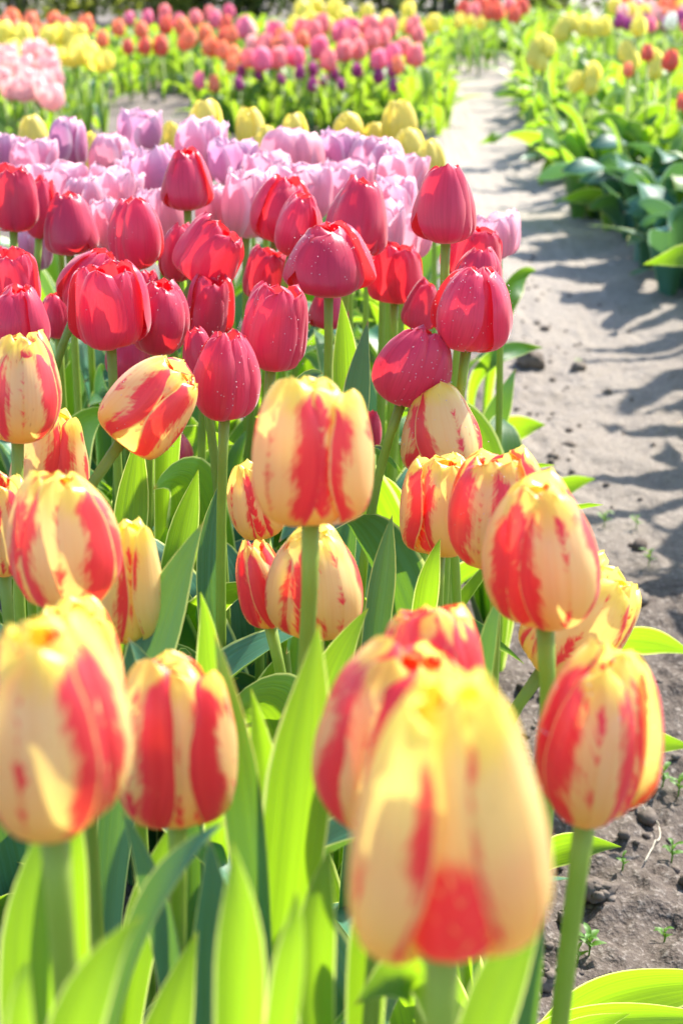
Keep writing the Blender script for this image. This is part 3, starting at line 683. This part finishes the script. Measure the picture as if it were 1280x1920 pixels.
# seedlings on the bare soil
s = NT('seedling_leaf'); M['seed'] = s.surf((.08, .20, .03), (.35, .6, .03), .4, .5, .4)
def seedling(px, py, n, hgt, lab):
    p = on_ground(px, py); root = thing('weed_seedling', lab, 'weed', (p.x, p.y, ground_z(p.x, p.y)), 'weed seedlings on the bare soil')
    v, f = tube([Vector((0, 0, -.003)), Vector((.001, 0, hgt * .5)), Vector((0, .001, hgt))], [.0009, .0008, .0006], 6)
    link('stem', mesh_from('stem', v, f, None, M['seed']), root)
    for k in range(n):
        a = k * 2.4; z0 = hgt * (.35 + .65 * k / max(1, n - 1)); L = hgt * rr.uniform(.45, .8)
        d = Vector((math.cos(a), math.sin(a), 0)); p0 = Vector((0, 0, z0)); p3 = p0 + d * L + Vector((0, 0, L * rr.uniform(.1, .7)))
        cpt = p0 + d * L * .4 + Vector((0, 0, L * .5))
        v, f, u = leaf_geo(lambda t: p0 * (1 - t) ** 2 + cpt * 2 * t * (1 - t) + p3 * t * t, Vector((0, 0, 1)), L * .42, .3, 0, .1, 5, k, 8)
        link('leaf', mesh_from('leaf', v, f, u, M['seed']), root)
for a in [(1102, 1800, 8, .020, 'bushiest green seedling between the front stem and a broad leaf'), (1080, 1810, 5, .016, 'small bluish seedling just behind the slanted front stem'),
          (1258, 1605, 7, .018, 'bright green seedling near the right edge beside a pale curled stalk'), (1164, 1645, 4, .014, 'two leaved seedling behind the fist like clod'),
          (1245, 1745, 6, .014, 'straggly seedling near the right edge below the bright one'), (1270, 1490, 6, .018, 'seedling at the right edge level with the foot of a red flanked bloom'),
          (1240, 1480, 5, .020, 'thin seedling just right of a dewy red flanked bloom'), (1132, 975, 6, .020, 'dark weed on the path right of the crowded blooms'),
          (1192, 980, 5, .018, 'pale weed on the path, right neighbour of a dark weed'), (1085, 690, 5, .016, 'flat weed on the shaded part of the path'),
          (1215, 1055, 5, .02, 'weed on the path near the lying yellow tulip')]: seedling(*a)
s = NT('dry_stalk'); M['dry'] = s.surf((.40, .36, .29), None, 0, .7, .3)
pts = [(1100, 1518), (1140, 1510), (1190, 1520), (1228, 1540), (1236, 1572), (1222, 1600), (1206, 1630)]
gp = [on_ground(interp([(i, p[0]) for i, p in enumerate(pts)], k / 4), interp([(i, p[1]) for i, p in enumerate(pts)], k / 4)) for k in range(25)]; o0 = gp[0]
v, f = tube([Vector((g.x - o0.x, g.y - o0.y, max(.004, ground_z(g.x, g.y) + .004) + .003 * math.sin(i * .35))) for i, g in enumerate(gp)], [.0008] * 25, 6)
o = link('dry_stalk', mesh_from('dry_stalk', v, f, None, M['dry'])); o.location = (o0.x, o0.y, 0); tag(o, 'pale curled dry stalk lying on dark soil at the right edge', 'stalk')

# ------------------------------------------------------------------ far beds
def far_leaves(name, label, n, place, hmin, hmax, wmul=1., mat='far_leaf', seed=1, flopp=.25):
    rr = random.Random(seed); V, F, U = [], [], []
    for k in range(n):
        x, y = place(rr); z = 0; a = rr.uniform(0, 6.283); h = rr.uniform(hmin, hmax); out = h * (rr.uniform(.2, .6) if rr.random() > flopp else rr.uniform(.8, 1.2))
        if out > .75 * h: h *= .6
        d = Vector((math.cos(a), math.sin(a), 0)); p0 = Vector((x, y, z)); p3 = p0 + d * out + Vector((0, 0, h * .9))
        c = p0 + d * out * .3 + Vector((0, 0, h))
        v, f, u = leaf_geo(lambda t: p0 * (1 - t) ** 2 + c * 2 * t * (1 - t) + p3 * t * t, Vector((-d.x, -d.y, .3)), rr.uniform(.03, .055) * wmul, .4, rr.uniform(-.6, .6), .1, 3, k, 7)
        b = len(V); V += v; F += [tuple(b + i for i in q) for q in f]; U += u
    o = link(name, mesh_from(name, V, F, U, M[mat])); return tag(o, label, 'leaves', None, 'stuff')
def left_bed(rr):
    while True:
        y = 6.4 + 4.8 * rr.random(); l, r = path_edges(y); x = rr.uniform(-.55, l - .03)
        if x > -.55 + .15 * noise.noise(Vector((y, 0, 0))): return x, y
far_leaves('tulip_foliage', 'mass of bright leaves in the far bed left of the path', 1500, left_bed, .14, .27, seed=2)
far_leaves('tulip_foliage', 'mass of bright leaves in the far bed at the left edge', 1100, lambda rr: (rr.uniform(-3., -.98), rr.uniform(5.4, 11)), .12, .25, seed=3)
far_leaves('tulip_foliage', 'dark leaves in the gap between the two far left beds', 260, lambda rr: (rr.uniform(-1.05, -.5), rr.uniform(8.0, 11)), .16, .28, seed=8)
def right_bed(rr):
    y = 3.7 + 8 * rr.random() ** 1.4; l, r = path_edges(y); return r + .10 + 2.4 * rr.random() ** 1.2, y
far_leaves('tulip_foliage', 'mass of leaves in the bed right of the path', 2000, right_bed, .16, .34, 1.1, seed=4)

far_leaves('tulip_foliage', 'dark leaves where the path runs into the bed at the end', 420, lambda rr: (rr.uniform(.7, 1.5), rr.uniform(10.6, 12.2)), .14, .26, seed=9)

def far_bloom(seed, prof, ragged):
    V, F, U = [], [], []
    for inner in (True, False):
        for k in range(3):
            me = petal_mesh('tmp', prof, M['lemon'], seed + k + (7 if inner else 0), inner, 5, 7, ragged=ragged)
            q = Matrix.Rotation(R(120 * k + (60 if inner else 0)), 4, 'Z'); b = len(V)
            V += [q @ v.co for v in me.vertices]; F += [tuple(b + i for i in p.vertices) for p in me.polygons]; U += [(.5, .5)] * len(me.vertices)
            bpy.data.meshes.remove(me)
    return V, F, U
BG = [far_bloom(3, 'egg', .1), far_bloom(23, 'block', .3), far_bloom(43, 'cup', .6)]
bloom_cache = {}
def bloom_mesh(style, mat):
    if (style, mat) not in bloom_cache: bloom_cache[style, mat] = mesh_from('bloom', *BG[style], M[mat])
    return bloom_cache[style, mat]
v, f = tube([Vector((0, 0, -.01)), Vector((.01, 0, .4)), Vector((0, 0, 1))], [.0042, .004, .0036], 6); FSTEM = mesh_from('stem', v, f, None, M['stem'])
def far_tulip(px, py, Z, hpx, mat, label, group, style, wr=.78):
    c = at(px, py, Z); H = hpx * Z / FPX; zb = max(.06, c.z - H / 2)
    root = thing('tulip', label, 'tulip', (c.x, c.y, 0), group)
    st = link('stem', FSTEM, root); st.scale = (1, 1, zb)
    b = link('bloom', bloom_mesh(style, mat), root); b.location = (0, 0, zb); b.scale = (H * wr, H * wr, H); b.rotation_euler = (rr.uniform(-.15, .15), rr.uniform(-.15, .15), rr.uniform(0, 6))
    for k in range(2):
        lf = link('leaf', rr.choice(LEAVES), root); sc = zb / .32 * rr.uniform(.7, .95); lf.scale = (sc, sc, sc); lf.rotation_euler = (0, 0, rr.uniform(0, 6.28))
def cluster(n, x0, x1, y0, y1, zf, h, mats, label, group, style=0, wr=.78):
    pts = []
    for k in range(n):
        best = None
        for t in range(12):
            p = (rr.uniform(x0, x1), rr.uniform(y0, y1)); d = min([((p[0]-q[0])**2 + (p[1]-q[1])**2) for q in pts] or [1e9])
            if best is None or d > best[0]: best = (d, p)
        pts.append(best[1])
    for x, y in pts:
        far_tulip(x, y, zf(y), h * rr.uniform(.85, 1.15), rr.choice(mats), label, group, style, wr)
lin = lambda y0, z0, y1, z1: (lambda y: z0 + (z1 - z0) * (y - y0) / (y1 - y0))
cluster(28, 448, 806, 42, 112, lin(112, 6.4, 42, 7.6), 40, ['coral_bloom', 'coral_bloom', 'rose_bloom'], 'blurred coral pink tulip in the dense far clump left of the path', 'coral pink tulips of the far left bed', 1, .85)
cluster(10, 430, 570, 50, 108, lin(112, 6.5, 42, 7.6), 36, ['salmon_bloom', 'blush_bloom'], 'blurred salmon tulip at the left end of the coral clump', 'salmon tulips of the far left bed', 0)
cluster(14, 440, 745, 130, 160, lin(160, 6.3, 130, 6.5), 27, ['purple_bloom'], 'blurred dark purple tulip in the low strip before the coral clump', 'purple tulips of the far left bed', 0, .7)
cluster(13, 545, 818, 8, 48, lin(50, 8.0, 5, 8.8), 36, ['yellow_bloom'], 'blurred yellow tulip in the band behind the coral clump', 'yellow tulips at the back of the far left bed', 1, .9)
cluster(14, 175, 425, 44, 94, lin(95, 7.2, 30, 8.6), 36, ['scarlet_bloom', 'scarlet_bloom', 'salmon_bloom'], 'blurred red tulip in the scarlet band at upper left', 'scarlet tulips of the far left beds', 0, .8)
cluster(10, 0, 170, 34, 62, lin(60, 7.6, 25, 8.6), 36, ['scarlet_bloom', 'salmon_bloom'], 'blurred orange red tulip behind the yellow ones at upper left', 'orange red tulips at the far left edge', 0, .85)
cluster(9, 245, 430, 20, 46, lin(40, 8.7, 10, 9.4), 32, ['rose_bloom', 'coral_bloom'], 'blurred rose tulip behind the scarlet band', 'rose tulips behind the scarlet band', 0)
cluster(8, 0, 150, 62, 100, lin(100, 6.4, 60, 7.0), 42, ['yellow_bloom'], 'blurred yellow tulip above the pale pink clump at the left edge', 'yellow tulips at the far left edge', 1, .9)
cluster(3, 135, 190, 98, 116, lin(120, 6.0, 90, 6.2), 44, ['yellow_bloom'], 'blurred wide open pale yellow tulip right of the pale pink clump', 'open yellow tulips beside the pale pink clump', 2, 1.2)
cluster(14, 0, 104, 96, 182, lin(185, 5.3, 95, 6.0), 48, ['blush_bloom'], 'blurred pale pink tulip in the clump at the left edge', 'pale pink tulips at the far left edge', 2, .95)
for x, y, m, lab in [(355, 70, 'salmon_bloom', 'orange tulip standing over the dark gap, left of two'), (415, 92, 'salmon_bloom', 'orange tulip on the right side of the dark gap, upper one'), (430, 118, 'salmon_bloom', 'orange tulip on the right side of the dark gap, middle one'),
                     (400, 156, 'salmon_bloom', 'orange tulip low in front of the dark gap'), (373, 150, 'rose_bloom', 'slim rose red tulip next to the low orange one'),
                     (748, 120, 'salmon_bloom', 'orange tulip at the right end of the purple strip')]:
    far_tulip(x, y, 6.3, 36, m, lab, None, 0, .7)
cluster(9, 866, 990, 2, 26, lin(26, 9.0, 0, 10), 32, ['scarlet_bloom', 'coral_bloom'], 'blurred red tulip at the far end right of the path', 'red tulips at the far end of the right bed', 0, .85)
cluster(4, 850, 900, 32, 48, lin(50, 8.8, 30, 9), 24, ['yellow_bloom'], 'blurred small yellow tulip beside the far end of the path', 'small yellow tulips at the far end of the path', 0)
cluster(14, 1150, 1290, 2, 30, lin(30, 7.4, 0, 8.6), 34, ['salmon_bloom', 'yellow_bloom', 'blush_bloom'], 'blurred peach tulip in the top right corner', 'peach tulips in the top right corner', 1, .85)
cluster(8, 1150, 1290, 30, 50, lin(50, 6.8, 30, 7.2), 28, ['rose_bloom', 'purple_bloom'], 'blurred mauve tulip before the peach ones at top right', 'mauve tulips at top right', 0)
for x, y in [(1002, 92), (1014, 80), (1028, 88), (1000, 106), (1017, 114), (1062, 46), (1070, 42), (1092, 48), (1112, 52), (1130, 48), (1052, 58)]:
    far_tulip(x, y, 5.6 if y > 70 else 6.6, 38, 'yellow_bloom', 'blurred yellow tulip near the left border of the bed right of the path', 'yellow tulips of the right bed', 0, .82)
for x, y in [(1076, 152), (1106, 158), (1113, 134), (1175, 95), (1182, 112), (1230, 110), (1228, 128), (1195, 46)]:
    far_tulip(x, y, 4.9, 42, 'yellow_bloom', 'blurred yellow tulip among the leaves of the bed right of the path', 'yellow tulips inside the right bed', 0, .75)
for x, y, h, m, lab in [(1213, 98, 34, 'scarlet_bloom', 'small red tulip, left one among the yellow ones of the right bed'), (1254, 112, 42, 'scarlet_bloom', 'larger red tulip near the right edge among the yellow ones'),
                        (1176, 130, 30, 'salmon_bloom', 'orange red tulip below a yellow one in the right bed'), (1283, 192, 46, 'scarlet_bloom', 'red tulip cut by the right edge in the right bed'), (1253, 38, 36, 'white_bloom', 'single white tulip at top right')]:
    far_tulip(x, y, 4.6 if y > 60 else 6.6, h, m, lab, None, 0, .8)

# plants without blooms that spill over the right side of the path, and unseen ones enlarged to shade it
def leaf_plant(x, y, n, flop, sc, lab, grp='leafy tulip plants along the right side of the path'):
    root = thing('leafy_plant', lab, 'tulip leaves', (x, y, 0), grp)
    add_wild_leaves(root, n, rr, flop, scale=sc); return root
for px, py, lab in [(1245, 548, 'blue green leaf clump in shade cut by the right edge, lowest one'), (1195, 503, 'blue green leaf clump just above the lowest one at the right edge'), (1135, 447, 'leaf clump with sunlit broad blades by the path'),
                    (1070, 408, 'low leaf clump nearest to the path on its right side'), (1028, 340, 'leaf clump with glossy blades spilling on the pale path'), (1250, 430, 'broad leaved clump above the shaded blue green ones'),
                    (1005, 285, 'small leaf clump at the path edge further back'), (1180, 350, 'upright leaf clump behind the sunlit broad blades'), (1262, 350, 'tall leaf clump at the right edge'), (985, 222, 'far low leaf clump where the path narrows'),
                    (1115, 300, 'leaf clump in the middle of the right bed under a pair of yellow tulips'), (1200, 290, 'leafy clump in the right bed below the small red tulip')]:
    p = on_ground(px, py); root = leaf_plant(p.x + .06, p.y, 6, 4, 1.1, lab)
    for k in range(11):
        o = link('leaf', rr.choice(BROAD['shaded_teal_leaf' if (py > 425 and k % 3) or (py > 480) else 'leaf']), root); sc = rr.uniform(.8, 1.25) * (1.1 if py > 370 else .9)
        o.location = (rr.gauss(0, .05), rr.gauss(0, .05), -.004); o.scale = (sc, sc, sc); o.rotation_euler = (0, 0, R(k * 137 + rr.uniform(-30, 30)))
for k in range(46):
    y = 1.9 + k * .058 + rr.uniform(-.04, .04)
    x = .80 + rr.uniform(-.05, .22) + (.1 if y > 3.2 else 0)
    if x < 640 / FPX * y + .29: x = 640 / FPX * y + .29 + rr.uniform(0, .10)
    root = leaf_plant(x, y, 5, 1, rr.uniform(1.5, 2.1), 'unseen leafy tulip plant at the right border, enlarged to shade the path')

# ------------------------------------------------------------------ shrubs at the end of the garden
s = NT('shrub_leaf'); oi = s.node('ShaderNodeObjectInfo'); ge = s.node('ShaderNodeNewGeometry')
n = s.noise(ge.outputs['Position'], 5., 2.)
sc_ = s.node('ShaderNodeSeparateColor'); s.t.links.new(oi.outputs['Color'], sc_.inputs[0])
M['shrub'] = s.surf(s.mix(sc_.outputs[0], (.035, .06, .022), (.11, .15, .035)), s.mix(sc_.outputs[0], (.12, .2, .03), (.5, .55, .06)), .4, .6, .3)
s = NT('bark'); tcx = s.node('ShaderNodeTexCoord'); nb = s.noise(tcx.outputs['Object'], 30., 4.); M['bark'] = s.surf(s.mix(nb, (.07, .055, .045), (.2, .17, .14)), None, 0, .9, .2, s.bump(nb, .8, .01))
def shrub(px, Z, w, h, tint, label):
    c = at(px, 0, Z); root = thing('shrub', label, 'shrub', (c.x, c.y, 0), 'shrubs at the end of the garden')
    rs = random.Random(px); V, F = [], []
    blobs = [(Vector((rs.gauss(0, w * .25), rs.gauss(0, w * .2), h * rs.uniform(.12, .85))), rs.uniform(.16, .3) * w) for _ in range(16)]
    for k in range(1500):
        bc, br = rs.choice(blobs); d = Vector((rs.gauss(0, 1), rs.gauss(0, 1), rs.gauss(0, 1))).normalized() * br * rs.random() ** .4
        p = bc + d
        if p.z < .02: continue
        a = Vector((rs.gauss(0, 1), rs.gauss(0, 1), rs.gauss(0, .6))).normalized() * rs.uniform(.03, .06); e = a.cross(Vector((rs.gauss(0, 1), rs.gauss(0, 1), rs.gauss(0, 1)))).normalized() * .02
        b = len(V); V += [p - a, p + e, p + a, p - e]; F.append((b, b+1, b+2, b+3))
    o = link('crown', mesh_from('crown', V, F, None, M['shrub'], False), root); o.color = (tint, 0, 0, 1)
    for k in range(4):
        top = Vector((rs.uniform(-.3, .3) * w, rs.uniform(-.2, .2) * w, h * .7))
        v, f = tube([Vector((rs.gauss(0, .03), 0, -.02)), top * .5 + Vector((0, 0, .05)), top], [.03, .02, .01], 7); link('trunk', mesh_from('trunk', v, f, None, M['bark']), root)
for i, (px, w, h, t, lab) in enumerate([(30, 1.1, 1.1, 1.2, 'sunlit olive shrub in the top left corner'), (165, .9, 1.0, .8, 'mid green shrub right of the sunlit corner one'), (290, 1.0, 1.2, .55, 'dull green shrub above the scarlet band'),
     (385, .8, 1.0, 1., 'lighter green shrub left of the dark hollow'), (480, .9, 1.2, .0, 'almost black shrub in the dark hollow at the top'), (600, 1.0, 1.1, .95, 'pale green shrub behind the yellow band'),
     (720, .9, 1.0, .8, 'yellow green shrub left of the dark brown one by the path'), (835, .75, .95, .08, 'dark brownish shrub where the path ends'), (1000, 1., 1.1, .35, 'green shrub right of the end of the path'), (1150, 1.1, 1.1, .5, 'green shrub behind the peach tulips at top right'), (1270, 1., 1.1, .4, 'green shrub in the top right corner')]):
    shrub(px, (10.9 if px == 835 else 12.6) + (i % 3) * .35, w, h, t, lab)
